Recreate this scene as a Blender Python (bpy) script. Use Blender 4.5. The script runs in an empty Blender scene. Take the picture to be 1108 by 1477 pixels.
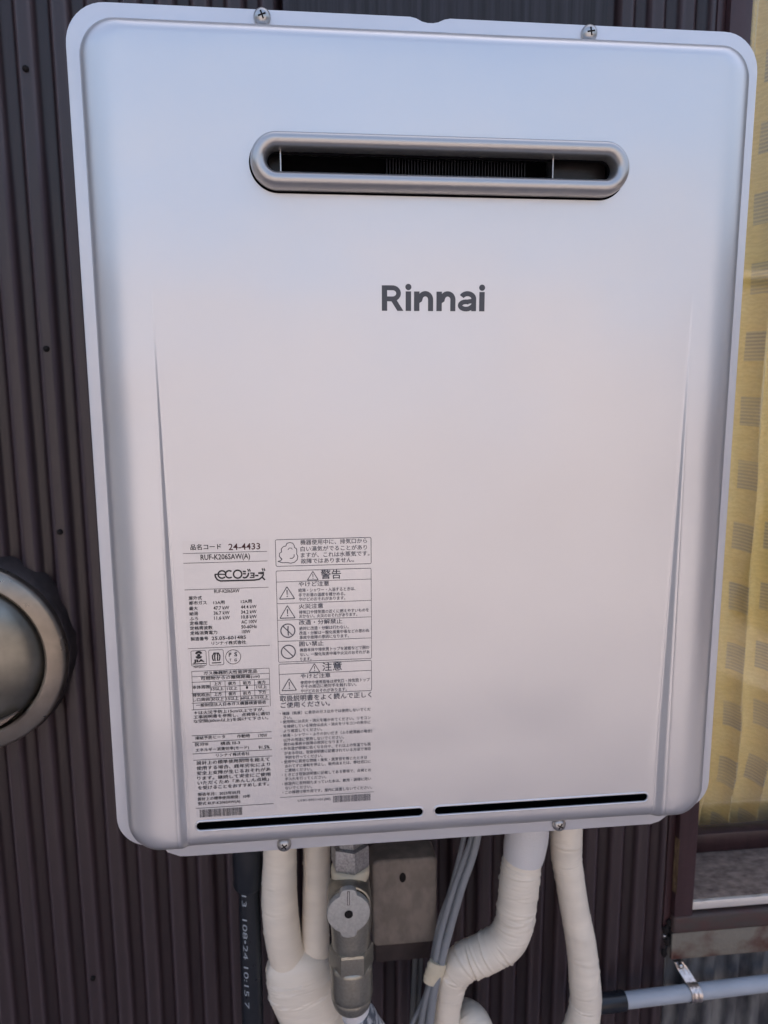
import bpy, bmesh, math, random
from mathutils import Vector, Matrix, noise
random.seed(7)
sc = bpy.context.scene
col = sc.collection
R = math.radians
Z0 = 1.35                                  # height of the heater's middle above the ground

# ------------------------------------------------------------------ camera
CAM = Vector((-0.0928, -0.552, 0.0561 + Z0))
PITCH, ROLL, YAW, FPX = -0.1622, -0.0047, 0.1103, 1109.0
fw = Vector((math.sin(YAW)*math.cos(PITCH), math.cos(YAW)*math.cos(PITCH), math.sin(PITCH)))
r0 = Vector((math.cos(YAW), -math.sin(YAW), 0)); u0 = r0.cross(fw)
rt = r0*math.cos(ROLL) + u0*math.sin(ROLL); up = -r0*math.sin(ROLL) + u0*math.cos(ROLL)
cam = bpy.data.cameras.new('camera'); cam_o = bpy.data.objects.new('camera', cam); col.objects.link(cam_o)
cam_o.matrix_world = Matrix(((rt.x, up.x, -fw.x, CAM.x), (rt.y, up.y, -fw.y, CAM.y), (rt.z, up.z, -fw.z, CAM.z), (0, 0, 0, 1)))
cam.sensor_width = 36; cam.lens = FPX/1477*36; cam.clip_start = 0.02; cam.clip_end = 2000
cam.dof.use_dof = True; cam.dof.focus_distance = 0.52; cam.dof.aperture_fstop = 11.0
sc.camera = cam_o
# ------------------------------------------------------------------ sky, sun, exposure
SUN_EL, SUN_AZ = R(46), R(14)              # azimuth from +y, clockwise; the sun stands behind the house, this wall is in open shade
w = bpy.data.worlds.new('World'); sc.world = w; w.use_nodes = True
nt = w.node_tree; sky = nt.nodes.new('ShaderNodeTexSky'); sky.sky_type = 'NISHITA'; sky.sun_disc = False
sky.sun_elevation = SUN_EL; sky.sun_rotation = SUN_AZ; sky.air_density = 1.0; sky.dust_density = 8.0; sky.ozone_density = 0.4
nt.links.new(sky.outputs[0], nt.nodes['Background'].inputs[0]); nt.nodes['Background'].inputs[1].default_value = 0.145
sd = Vector((math.sin(SUN_AZ)*math.cos(SUN_EL), math.cos(SUN_AZ)*math.cos(SUN_EL), math.sin(SUN_EL)))
sl = bpy.data.lights.new('sun', 'SUN'); sl.energy = 3.2; sl.angle = R(.6); sl.color = (1, .93, .83)
so = bpy.data.objects.new('sun', sl); col.objects.link(so); so.rotation_euler = sd.to_track_quat('Z', 'Y').to_euler(); so.location = sd*20
sc.view_settings.view_transform = 'Standard'; sc.view_settings.look = 'None'; sc.view_settings.gamma = 1
sc.view_settings.use_curve_mapping = False; sc.view_settings.exposure = 1.7

# ------------------------------------------------------------------ helpers
def W(px, py, y):                           # photo pixel -> point on the plane y (heater coordinates, z about the heater's middle)
    d = fw*FPX + rt*(px-554) - up*(py-738.5)
    p = CAM + d*((y-CAM.y)/d.y)
    return Vector((p.x, p.y, p.z-Z0))
def rad(wpx, p): return wpx/2*((Vector((p.x, p.y, p.z+Z0))-CAM).dot(fw))/FPX

def add_edge_highlight(o):  # highlights painted into the colour, lighter along ridge edges and tops
    at = o.data.attributes.new('edge_highlight', 'FLOAT', 'POINT'); b = o.parent.location if o.parent else o.location
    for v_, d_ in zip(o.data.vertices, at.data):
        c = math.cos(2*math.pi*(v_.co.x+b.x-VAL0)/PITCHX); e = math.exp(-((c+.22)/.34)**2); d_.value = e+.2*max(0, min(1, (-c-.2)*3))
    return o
def mesh_obj(name, verts, faces, mat, base, parent=None, smooth=40, kind=None, label=None, mats=None, fmat=None):
    me = bpy.data.meshes.new(name)
    me.from_pydata([(v[0]-base[0], v[1]-base[1], v[2]-base[2]) for v in verts], [], faces)
    for m in (mats or [mat]): me.materials.append(m)
    if fmat:
        for p, i in zip(me.polygons, fmat): p.material_index = i
    bm = bmesh.new(); bm.from_mesh(me); bmesh.ops.recalc_face_normals(bm, faces=bm.faces); bm.to_mesh(me); bm.free()
    finish(me, smooth)
    o = bpy.data.objects.new(name, me); col.objects.link(o)
    if parent: o.parent = parent
    else: o.location = (base[0], base[1], base[2]+Z0)
    if kind: o['kind'] = kind
    if label: o['label'] = label
    return o
def finish(me, smooth):
    if smooth:
        me.polygons.foreach_set('use_smooth', [True]*len(me.polygons))
        me.set_sharp_from_angle(angle=R(smooth))
class Thing:
    def __init__(s, name, label, cat, base, group=None):
        s.base = Vector(base); s.o = bpy.data.objects.new(name, None); col.objects.link(s.o)
        s.o.empty_display_size = .03; s.o.location = (base[0], base[1], base[2]+Z0)
        s.o['label'] = label; s.o['category'] = cat
        if group: s.o['group'] = group
    def part(s, name, geo, mat, parent=None, **k):
        return mesh_obj(name, geo[0], geo[1], mat, s.base, parent or s.o, **k)
def single(name, label, cat, base, geo, mat, group=None, **k):
    o = mesh_obj(name, geo[0], geo[1], mat, Vector(base), None, **k); o['label'] = label; o['category'] = cat
    if group: o['group'] = group
    return o
def join(*gs):
    v, f = [], []
    for g in gs:
        n = len(v); v += list(g[0]); f += [tuple(i+n for i in q) for q in g[1]]
    return v, f
def box(x0, x1, y0, y1, z0, z1, bev=0.0, seg=2):
    bm = bmesh.new(); bmesh.ops.create_cube(bm, size=1)
    for v in bm.verts: v.co = Vector(((x0+x1)/2+v.co.x*(x1-x0), (y0+y1)/2+v.co.y*(y1-y0), (z0+z1)/2+v.co.z*(z1-z0)))
    if bev: bmesh.ops.bevel(bm, geom=bm.edges[:], offset=bev, segments=seg, affect='EDGES', profile=.5)
    bm.verts.index_update(); r = ([v.co.copy() for v in bm.verts], [tuple(v.index for v in f.verts) for f in bm.faces]); bm.free(); return r
def prism(poly, y0, y1, bev=0.0, seg=2):   # poly: (x, z) outline, extruded along y
    bm = bmesh.new(); vs = [bm.verts.new((x, y0, z)) for x, z in poly]; f = bm.faces.new(vs)
    r = bmesh.ops.extrude_face_region(bm, geom=[f]); bmesh.ops.translate(bm, vec=(0, y1-y0, 0), verts=[e for e in r['geom'] if isinstance(e, bmesh.types.BMVert)])
    if bev:
        es = [e for e in bm.edges if all(abs(v.co.y-y0) < 1e-6 for v in e.verts)]
        bmesh.ops.bevel(bm, geom=es, offset=bev, segments=seg, affect='EDGES', profile=.5)
    bm.verts.index_update(); r = ([v.co.copy() for v in bm.verts], [tuple(v.index for v in f.verts) for f in bm.faces]); bm.free(); return r
def rrect(x0, x1, z0, z1, r, n=6):
    out = []
    for cx, cz, a in ((x1-r, z1-r, 0), (x0+r, z1-r, 90), (x0+r, z0+r, 180), (x1-r, z0+r, 270)):
        for i in range(n+1):
            t = R(a+90*i/n); out.append((cx+r*math.cos(t), cz+r*math.sin(t)))
    return out
def stadium(x0, x1, z0, z1, n=12): return rrect(x0, x1, z0, z1, (z1-z0)/2-1e-5, n)
def lathe(prof, c, axis='z', seg=32, a0=0.0): # prof: (radius, height along axis); radius may be a function list
    v, f = [], []
    for r, h in prof:
        for k in range(seg):
            t = a0+2*math.pi*k/seg; a, b = r*math.cos(t), r*math.sin(t)
            v.append(Vector((c[0]+a, c[1]+b, c[2]+h)) if axis == 'z' else Vector((c[0]+a, c[1]+h, c[2]+b)))
    for i in range(len(prof)-1):
        for k in range(seg): f.append((i*seg+k, i*seg+(k+1) % seg, (i+1)*seg+(k+1) % seg, (i+1)*seg+k))
    f.append(tuple(range(seg))); f.append(tuple((len(prof)-1)*seg+k for k in range(seg)))
    return v, f
def smooth_path(pts, n):                    # Catmull-Rom through (Vector, radius)
    out = []; P = [pts[0]]+pts+[pts[-1]]
    for i in range(1, len(P)-2):
        for k in range(n):
            t = k/n
            def cr(a, b, c, d): return .5*((2*b)+(c-a)*t+(2*a-5*b+4*c-d)*t*t+(3*b-a-3*c+d)*t**3)
            out.append((cr(*[q[0] for q in P[i-1:i+3]]), cr(*[q[1] for q in P[i-1:i+3]])))
    out.append(pts[-1]); return out
def tube(pts, n=8, seg=20, wob=None, oval=1.0):
    path = smooth_path(pts, n) if n > 1 else pts
    v, f = [], []; side = None
    for i, (p, r) in enumerate(path):
        a = path[max(0, i-1)][0]; b = path[min(len(path)-1, i+1)][0]; t = (b-a).normalized()
        if side is None: side = t.cross(Vector((0, 1, 0))); side = side if side.length > .1 else Vector((1, 0, 0))
        side = (side-t*side.dot(t)).normalized(); up2 = t.cross(side)
        for k in range(seg):
            an = 2*math.pi*k/seg; rr = r*(1+(wob(i/len(path), an, p) if wob else 0))
            v.append(p+side*math.cos(an)*rr+up2*math.sin(an)*rr*oval)
    for i in range(len(path)-1):
        for k in range(seg): f.append((i*seg+k, i*seg+(k+1) % seg, (i+1)*seg+(k+1) % seg, (i+1)*seg+k))
    f.append(tuple(range(seg))); f.append(tuple((len(path)-1)*seg+k for k in range(seg)))
    return v, f
def ring_tube(path, rr, ry, y, seg=14, sq=1.0):  # closed loop in the x-z plane with an oval section
    v, f = [], []; n = len(path)
    for i in range(n):
        a, b = path[i-1], path[(i+1) % n]; t = Vector((b[0]-a[0], b[1]-a[1])).normalized(); nx, nz = t.y, -t.x
        for k in range(seg):
            an = 2*math.pi*k/seg; c_, s_ = math.cos(an), math.sin(an)
            c_ = math.copysign(abs(c_)**sq, c_); s_ = math.copysign(abs(s_)**sq, s_)
            v.append(Vector((path[i][0]+nx*c_*rr, y+s_*ry, path[i][1]+nz*c_*rr)))
    for i in range(n):
        for k in range(seg):
            j = (i+1) % n; f.append((i*seg+k, i*seg+(k+1) % seg, j*seg+(k+1) % seg, j*seg+k))
    return v, f

# ------------------------------------------------------------------ materials
def M(name, base, rough=.5, metal=0.0, spec=.5, var=0.0, vscale=(20, 20, 20), col2=None, bump=0.0, bscale=60.0, rvar=0.0, coat=0.0, bstretch=(1, 1, 1), detail=4, ramp=(.35, .65), bdist=.002):
    m = bpy.data.materials.new(name); m.use_nodes = True; t = m.node_tree; b = t.nodes['Principled BSDF']
    b.inputs['Base Color'].default_value = (*base, 1); b.inputs['Roughness'].default_value = rough; b.inputs['Metallic'].default_value = metal
    b.inputs['Specular IOR Level'].default_value = spec; b.inputs['Coat Weight'].default_value = coat; b.inputs['Coat Roughness'].default_value = .15
    tc = t.nodes.new('ShaderNodeTexCoord')
    def nz(scale, st, det=detail):
        mp = t.nodes.new('ShaderNodeMapping'); mp.inputs['Scale'].default_value = st; t.links.new(tc.outputs['Object'], mp.inputs[0])
        n = t.nodes.new('ShaderNodeTexNoise'); n.inputs['Scale'].default_value = scale; n.inputs['Detail'].default_value = det; t.links.new(mp.outputs[0], n.inputs['Vector']); return n
    if var or col2:
        n = nz(1.0, vscale); rp = t.nodes.new('ShaderNodeValToRGB'); t.links.new(n.outputs[0], rp.inputs[0])
        c2 = col2 or tuple(c*(1-var) for c in base); c1 = base if col2 else tuple(c*(1+var) for c in base)
        rp.color_ramp.elements[0].position, rp.color_ramp.elements[1].position = ramp
        rp.color_ramp.elements[0].color = (*c2, 1); rp.color_ramp.elements[1].color = (*c1, 1)
        t.links.new(rp.outputs[0], b.inputs['Base Color'])
    if rvar:
        n = nz(1.0, tuple(s*1.7 for s in vscale)); mr = t.nodes.new('ShaderNodeMapRange'); mr.inputs[3].default_value = rough-rvar; mr.inputs[4].default_value = rough+rvar
        t.links.new(n.outputs[0], mr.inputs[0]); t.links.new(mr.outputs[0], b.inputs['Roughness'])
    if bump:
        n = nz(bscale, bstretch); bp = t.nodes.new('ShaderNodeBump'); bp.inputs['Strength'].default_value = bump; bp.inputs['Distance'].default_value = bdist
        t.links.new(n.outputs[0], bp.inputs['Height']); t.links.new(bp.outputs[0], b.inputs['Normal'])
    return m
silver = M('silver_paint', (.65, .65, .665), .37, .76, .5, bump=.03, bscale=1500, rvar=.05, vscale=(5, 5, 3), bdist=.0004)
t_ = silver.node_tree; b_n = t_.nodes['Principled BSDF']; fine = b_n.inputs['Normal'].links[0].from_node
ln = t_.nodes.new('ShaderNodeTexNoise'); ln.inputs['Scale'].default_value = 6.5; ln.inputs['Detail'].default_value = 1.5
lb_ = t_.nodes.new('ShaderNodeBump'); lb_.inputs['Strength'].default_value = 1.0; lb_.inputs['Distance'].default_value = .005
t_.links.new([n for n in t_.nodes if n.type == 'TEX_COORD'][0].outputs['Object'], ln.inputs['Vector']); t_.links.new(ln.outputs[0], lb_.inputs['Height']); t_.links.new(lb_.outputs[0], fine.inputs['Normal'])
flange_m = M('flange_paint', (.68, .68, .70), .42, .5, .5, var=.02, bump=.02, bscale=1500, bdist=.0004)
frame_m = M('exhaust_frame_metal', (.47, .46, .455), .33, .82, .5, rvar=.03, vscale=(8, 8, 8), bump=.03, bscale=1500, bdist=.0004)
steel = M('bright_steel', (.46, .455, .45), .36, 1, .5, var=.12, vscale=(300, 300, 300), rvar=.1)
black = M('shade_black', (.002, .002, .003), .7, 0, .05)  # paints the shade inside the outlet and slot pockets
slot_m = M('slot_shade', (.0006, .0028, .0036), .7, 0, .03)  # colour of the dark plates that imitate shade inside the slots
duct_plate_m = M('dark_duct_plate', (.014, .011, .011), .3, 0, .3, var=.4, vscale=(40, 40, 40))  # plates and fins coloured extra dark, as shade of a deeper duct
fin_m = M('duct_fin', (.012, .013, .016), .45, .5)
sticker = M('label_film', (.635, .63, .64), .32, .6, .5, bump=.15, bscale=45, bdist=.0005, var=.015)
ink = M('black_ink', (.02, .02, .024), .45)
ink2 = M('grey_ink', (.075, .078, .095), .5)
logo_m = M('logo_ink', (.065, .068, .078), .4, .2)
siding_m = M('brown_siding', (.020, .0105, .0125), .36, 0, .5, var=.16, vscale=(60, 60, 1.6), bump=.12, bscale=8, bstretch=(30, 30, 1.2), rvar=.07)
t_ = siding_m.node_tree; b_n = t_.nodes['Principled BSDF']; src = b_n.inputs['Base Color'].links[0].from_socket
an_ = t_.nodes.new('ShaderNodeAttribute'); an_.attribute_name = 'edge_highlight'; mp_ = t_.nodes.new('ShaderNodeMix'); mp_.data_type = 'RGBA'; mp_.inputs[7].default_value = (.086, .064, .071, 1)  # highlight colour blended in along the ridges
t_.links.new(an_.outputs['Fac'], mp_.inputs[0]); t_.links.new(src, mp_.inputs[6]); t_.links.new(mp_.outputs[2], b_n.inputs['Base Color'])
weather_m = M('weathered_siding', (.21, .21, .205), .6, 0, .4, col2=(.032, .034, .042), vscale=(45, 45, 14), bump=.4, bscale=120, bstretch=(2, 2, .3), ramp=(.38, .72), detail=8)
board_m = M('dark_board', (.022, .02, .026), .55, 0, .4, var=.5, vscale=(260, 260, 3), bump=.5, bscale=1, bstretch=(500, 500, 8), bdist=.001)
jamb_m = M('maroon_frame', (.040, .019, .021), .40, 0, .5, var=.25, vscale=(60, 60, 6), bump=.15, bscale=200, rvar=.08)
sill_m = M('weathered_sill', (.34, .265, .22), .85, 0, .25, col2=(.095, .068, .058), vscale=(90, 150, 90), bump=.5, bscale=260, detail=10, ramp=(.22, .8))
trim_m = M('dirty_maroon_trim', (.075, .038, .036), .6, 0, .4, col2=(.06, .05, .046), vscale=(40, 60, 120), bump=.3, bscale=150, detail=8)
alu = M('pale_strip', (.66, .63, .60), .4, .3, .5, col2=(.36, .33, .30), vscale=(40, 90, 200), ramp=(.25, .4), bump=.2, bscale=300)
flash_m = M('rusty_flashing', (.19, .175, .145), .75, 0, .4, col2=(.085, .032, .024), vscale=(16, 30, 22), bump=.6, bscale=220, detail=9, ramp=(.40, .55))
dirt_shade_m = M('black_dirt_and_shade', (.014, .012, .012), .9, 0, .2, bump=.8, bscale=220)  # for dirt and nails, also paints shade in small recesses
cap_m = M('stainless_cap', (.29, .255, .215), .30, .9, .5, var=.22, vscale=(25, 25, 25), rvar=.1)
capdome_m = M('stainless_dome', (.22, .21, .18), .32, .9, .5, var=.25, vscale=(22, 22, 22), rvar=.08)
seal_m = M('sealant', (.034, .026, .026), .6, 0, .5, var=.3, vscale=(60, 60, 60), bump=.6, bscale=70)
tan_m = M('tan_louvre', (.22, .165, .125), .6, .2, .4, var=.2, vscale=(90, 90, 90))
wrap_m = M('beige_wrap', (.78, .71, .60), .42, 0, .45, var=.05, vscale=(18, 18, 60), bump=.30, bscale=1, bstretch=(25, 25, 210), bdist=.0016)
sleeve_m = M('white_sleeve', (.64, .63, .63), .6, 0, .4, bump=.2, bscale=500, var=.03)
blackpipe_m = M('black_plastic', (.010, .013, .018), .30, 0, .5, rvar=.08, vscale=(50, 50, 50))
print_m = M('pipe_print', (.32, .36, .40), .5)
galv = M('galvanised', (.36, .36, .37), .4, .85, .5, var=.22, vscale=(500, 500, 500), bump=.35, bscale=900)
brass = M('olive_grey_metal', (.32, .305, .26), .32, .8, .5, var=.08, vscale=(400, 400, 400), bump=.1, bscale=700)
knob_m = M('cast_knob', (.42, .41, .385), .5, .35, .5, var=.08, vscale=(420, 420, 420), bump=.4, bscale=700)
tape_m = M('seal_tape', (.58, .52, .39), .6, 0, .4, bump=.3, bscale=300, var=.06)
boxcover_m = M('brown_box_cover', (.21, .175, .145), .62, 0, .4, var=.16, vscale=(90, 90, 60), bump=.3, bscale=340, rvar=.1)
boxbase_m = M('brown_box_base', (.052, .038, .036), .55, 0, .4, var=.15, vscale=(60, 60, 60))
cable_m = M('grey_cable', (.22, .235, .25), .5, 0, .45, var=.06, vscale=(60, 60, 20))
cable2_m = M('dark_cable', (.10, .105, .105), .55)
conduit_m = M('grey_conduit', (.36, .40, .45), .42, 0, .5, var=.05, vscale=(40, 90, 90))
clamp_m = M('clamp_steel', (.62, .56, .52), .30, .95, .5, var=.15, vscale=(300, 300, 300), bump=.2, bscale=500)
foil_m = M('foil_print', (.60, .62, .64), .45, .3, .5, col2=(.10, .12, .15), vscale=(240, 60, 100), ramp=(.42, .52))
ground_m = M('concrete', (.25, .232, .245), .85, 0, .3, var=.15, vscale=(3, 3, 3), bump=.3, bscale=60, detail=8)
inner_m = M('room_plaster', (.65, .60, .52), .9, 0, .2, var=.05)
glass_m = bpy.data.materials.new('window_glass'); glass_m.use_nodes = True
t = glass_m.node_tree; t.nodes.remove(t.nodes['Principled BSDF'])
tr = t.nodes.new('ShaderNodeBsdfTransparent'); tr.inputs[0].default_value = (.98, .99, .985, 1); gl = t.nodes.new('ShaderNodeBsdfGlossy'); gl.inputs['Roughness'].default_value = .03
fr = t.nodes.new('ShaderNodeFresnel'); fr.inputs[0].default_value = 1.45; mx = t.nodes.new('ShaderNodeMixShader')
t.links.new(fr.outputs[0], mx.inputs[0]); t.links.new(tr.outputs[0], mx.inputs[1]); t.links.new(gl.outputs[0], mx.inputs[2]); t.links.new(mx.outputs[0], t.nodes['Material Output'].inputs[0])

def curtain_material():
    m = bpy.data.materials.new('gold_curtain'); m.use_nodes = True; t = m.node_tree; N = t.nodes; L = t.links; b = N['Principled BSDF']
    b.inputs['Roughness'].default_value = .75; b.inputs['Sheen Weight'].default_value = .2
    uv = N.new('ShaderNodeUVMap'); uv.uv_map = 'cloth'; sp = N.new('ShaderNodeSeparateXYZ'); L.new(uv.outputs[0], sp.inputs[0])
    def mth(op, a, b_=None):
        n = N.new('ShaderNodeMath'); n.operation = op
        for i, q in enumerate((a, b_)):
            if q is None: continue
            if isinstance(q, (int, float)): n.inputs[i].default_value = q
            else: L.new(q, n.inputs[i])
        return n.outputs[0]
    def mix(f, a, b_):
        n = N.new('ShaderNodeMix'); n.data_type = 'RGBA'; L.new(f, n.inputs[0])
        for i, q in ((6, a), (7, b_)):
            if isinstance(q, tuple): n.inputs[i].default_value = (*q, 1)
            else: L.new(q, n.inputs[i])
        return n.outputs[2]
    u, v = sp.outputs[0], sp.outputs[1]
    cu = mth('FRACT', mth('MULTIPLY', u, 1/.062)); cv = mth('FRACT', mth('MULTIPLY', v, 1/.077))
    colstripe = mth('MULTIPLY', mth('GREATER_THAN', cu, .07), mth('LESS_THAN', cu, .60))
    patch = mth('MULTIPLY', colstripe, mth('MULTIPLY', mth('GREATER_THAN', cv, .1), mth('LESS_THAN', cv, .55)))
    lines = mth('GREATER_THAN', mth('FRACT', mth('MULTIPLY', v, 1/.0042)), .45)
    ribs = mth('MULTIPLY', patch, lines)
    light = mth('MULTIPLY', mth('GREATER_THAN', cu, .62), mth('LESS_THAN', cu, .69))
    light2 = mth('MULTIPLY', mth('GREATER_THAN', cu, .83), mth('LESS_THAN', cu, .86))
    no = N.new('ShaderNodeTexNoise'); no.inputs['Scale'].default_value = 45; no.inputs['Detail'].default_value = 6; L.new(uv.outputs[0], no.inputs['Vector'])
    wv = N.new('ShaderNodeTexWave'); wv.bands_direction = 'Y'; wv.inputs['Scale'].default_value = 55; wv.inputs['Distortion'].default_value = 9; wv.inputs['Detail Scale'].default_value = 3; L.new(uv.outputs[0], wv.inputs['Vector'])
    c = mix(no.outputs[0], (.93, .70, .25), (.95, .81, .40))
    c = mix(mth('MULTIPLY', wv.outputs['Fac'], .35), c, (.70, .54, .20))
    big = N.new('ShaderNodeTexNoise'); big.inputs['Scale'].default_value = 14; big.inputs['Detail'].default_value = 5; L.new(uv.outputs[0], big.inputs['Vector'])
    fade = N.new('ShaderNodeMapRange'); fade.inputs[1].default_value = .3; fade.inputs[2].default_value = .62; fade.inputs[3].default_value = .25; fade.inputs[4].default_value = .9; L.new(big.outputs[0], fade.inputs[0])
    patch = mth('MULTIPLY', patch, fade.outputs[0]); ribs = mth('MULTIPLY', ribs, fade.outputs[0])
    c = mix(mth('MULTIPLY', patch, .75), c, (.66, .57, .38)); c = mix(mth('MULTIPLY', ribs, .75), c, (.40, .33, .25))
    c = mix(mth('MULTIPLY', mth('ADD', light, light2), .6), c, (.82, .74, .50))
    L.new(c, b.inputs['Base Color'])
    bp = N.new('ShaderNodeBump'); bp.inputs['Strength'].default_value = .4; bp.inputs['Distance'].default_value = .001
    L.new(mth('ADD', wv.outputs['Fac'], ribs), bp.inputs['Height']); L.new(bp.outputs[0], b.inputs['Normal'])
    return m
curtain_m = curtain_material()

fence_m = M('fence_timber', (.16, .105, .075), .8, var=.25, vscale=(8, 40, 3))
# ------------------------------------------------------------------ ground
g = mesh_obj('ground', [(-150, -300, -Z0), (150, -300, -Z0), (150, 150, -Z0), (-150, 150, -Z0)], [(0, 1, 2, 3)], ground_m, Vector((0, 0, -Z0)), smooth=0)
g['kind'] = 'structure'; g['label'] = 'grey concrete ground in front of the house'

# ------------------------------------------------------------------ house wall
PITCHX, VAL0, YR, DEP = .03, -.305, .196, .0095
def siding(x0, x1, z0, z1, dy=0.0):
    n = int((x1-x0)/.0012); v, f = [], []; rows = 24 if z1-z0 > .5 else 8
    for j in range(rows+1):
        z = z0+(z1-z0)*j/rows
        for i in range(n+1):
            x = x0+(x1-x0)*i/n; c = math.cos(2*math.pi*(x-VAL0)/PITCHX)       # +1 in the valleys
            s = .5+.5*math.tanh(c*2.0)/math.tanh(2.0)
            bulge = .0006*max(0, -c)                                             # faint dish on the ridge tops
            wav = .0006*noise.noise((x*4, z*3, 2.0))
            v.append(Vector((x, YR+dy+DEP*s+bulge+wav, z)))
    for j in range(rows):
        for i in range(n): a = j*(n+1)+i; f.append((a, a+1, a+n+2, a+n+1))
    return v, f
WX0, WX1, WZ0, WZ1 = .3075, 1.22, -.557, .95
wall = Thing('house_wall', 'dark brown ribbed metal house wall behind the water heater', 'wall', (-.5, .2, -Z0))
for a, b_ in ((-2.2, -1.28), (-1.28, -.38), (-.38, WX0)):
    add_edge_highlight(wall.part('siding_sheet', siding(a, b_+.004, -Z0, 1.35, dy=0 if a != -1.28 else -.0012), siding_m, smooth=80))
add_edge_highlight(wall.part('siding_sheet', siding(WX0, WX1, WZ1, 1.35), siding_m, smooth=80))
add_edge_highlight(wall.part('siding_sheet', siding(WX1, 2.6, -Z0, 1.35), siding_m, smooth=80))
wall.part('weathered_sheet', siding(WX0+.006, WX1, -Z0, WZ0-.01, dy=.002), weather_m, smooth=80, label='blue-grey weather-stained ribbed sheet under the window')
wall.part('inner_wall', join(box(-2.2, WX0, .212, .30, -Z0, 1.35), box(WX0+.001, WX1, .212, .30, -Z0, WZ0), box(WX0+.001, WX1, .212, .30, WZ1, 1.35), box(WX1+.001, 2.6, .212, .30, -Z0, 1.35)), inner_m, smooth=0, kind='stuff')
wall.part('room_lining', join(box(WX0-.6, WX1+.6, 1.9, 1.95, -Z0, 1.35), box(WX0-.65, WX0-.601, .302, 1.9, -Z0, 1.35), box(WX1+.601, WX1+.65, .302, 1.9, -Z0, 1.35), box(WX0-.6, WX1+.6, .302, 1.9, 1.3, 1.35)), inner_m, smooth=0, kind='stuff')
for px, py in ((25, 98), (52, 503), (75, 768), (125, 1413), (945, 1352)):
    p = W(px, py, YR-.001); k = round((p.x-VAL0-PITCHX/2)/PITCHX); x = VAL0+PITCHX/2+k*PITCHX
    wall.part('siding_nail', lathe([(.0028, .002), (.0028, -.001), (.0018, -.0022), (.0004, -.0026)], (x, YR, p.z), 'y', 10), dirt_shade_m if py != 1352 else steel)

nb = Thing('added_bounce_wall', 'added unseen pale wall with coping, facing the heater to bounce light', 'wall', (0, -3.2, -Z0))  # off-camera wall, added to shape reflections and bounce light
nb.part('wall', box(-3.4, 4.6, -3.4, -3.2, -Z0, .65), M('pale_plaster', (.225, .21, .222), .85, 0, .3, var=.08, vscale=(2, 2, 2), bump=.3, bscale=90), smooth=0)
nb.part('coping', box(-3.45, 4.65, -3.45, -3.15, .651, .70, .01), M('coping_stone', (.42, .40, .39), .8, var=.1, vscale=(5, 5, 5)), smooth=30)
bw = Thing('added_side_wall', 'added unseen dark block wall dimming reflections on the vent cap side', 'wall', (-2.6, -1.6, -Z0))  # off-camera wall, added so left side reflections turn dark
for i_ in range(5): bw.part('block_course', box(-2.7, -2.6, -3.1, .19, -Z0+.4*i_, -Z0+.4*i_+.392, .004), M('block_grey', (.15, .15, .16), .85, var=.15, vscale=(9, 9, 9), bump=.4, bscale=120), smooth=30)
tf = Thing('added_side_fence', 'added unseen brown board fence dimming reflections beyond the window', 'fence', (3.0, -1.6, -Z0))  # off-camera fence, added so right side reflections turn dark and brown
for i_ in range(24): tf.part('board', box(3.0, 3.02, -3.1+.135*i_, -3.1+.135*i_+.128, -Z0+.03, .62), fence_m, smooth=0)

# dark board fixed to the wall above the heater
bx0, bx1 = W(408, 8, .185).x, W(872, 20, .185).x
single('mounting_board', 'flat dark wood-grained board fixed to the wall behind the heater top', 'board', (bx0, .19, .2),
       box(bx0, bx1, .176, .198, .15, .62, .0015), board_m, smooth=30)

# ------------------------------------------------------------------ window
YS = .276
win = Thing('window', 'maroon framed window with weathered sill beside the heater', 'window', (WX0, .2, -.56))
xj = .3365
win.part('jamb', join(box(.3145, xj, .186, .30, -.534, .93, .0015)), jamb_m, smooth=30)
win.part('jamb_edge', box(.3060, .3142, .1935, .30, -.552, .93, .001), jamb_m, smooth=30)
win.part('jamb', box(1.19, WX1, .186, .30, -.534, .93, .0015), jamb_m, smooth=30)
win.part('head', box(.3145, WX1, .184, .30, .931, .965, .0015), jamb_m, smooth=30)
sash = win.part('sash', join(box(xj+.0005, 1.1895, YS, YS+.022, -.5195, -.495, .0015)), jamb_m, smooth=30)
win.part('stile', box(.752, .782, YS-.002, YS+.024, -.4945, .929, .0015), jamb_m, sash, smooth=30)
win.part('top_rail', box(xj+.0005, 1.1895, YS, YS+.022, .905, .929, .0015), jamb_m, sash, smooth=30)
win.part('pane', box(xj+.0007, .7518, YS+.010, YS+.013, -.5050, .9150), glass_m, sash, smooth=0)
win.part('pane', box(.7822, 1.1893, YS+.010, YS+.013, -.5050, .9150), glass_m, sash, smooth=0)
win.part('sill', box(xj+.0005, 1.1895, .1955, .30, -.5325, -.5200, .001), sill_m, smooth=30)
win.part('sill_strip', box(xj+.0002, 1.1895, .1905, .1953, -.5305, -.5205, .0008), alu, smooth=30)
win.part('sill_trim', box(.3145, WX1, .1865, .215, -.5565, -.5345, .0035, 3), trim_m, smooth=40)
win.part('flashing', box(.3155, WX1, .1890, .193, -.5905, -.5572, .0012), flash_m, smooth=30, label='rusty weathered flashing strip below the sill')
win.part('old_caulk', ([Vector((.3137+.0012*(k % 2)+.0007*noise.noise((k*.4, 1, 0)), .1925 if k % 2 == 0 else .1848, -.505+.0035*(k//2))) for k in range(40)], [(2*k, 2*k+1, 2*k+3, 2*k+2) for k in range(19)]), M('yellowed_caulk', (.16, .11, .06), .7, var=.4, vscale=(200, 200, 60)), smooth=60)
v, f = [], []
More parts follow.
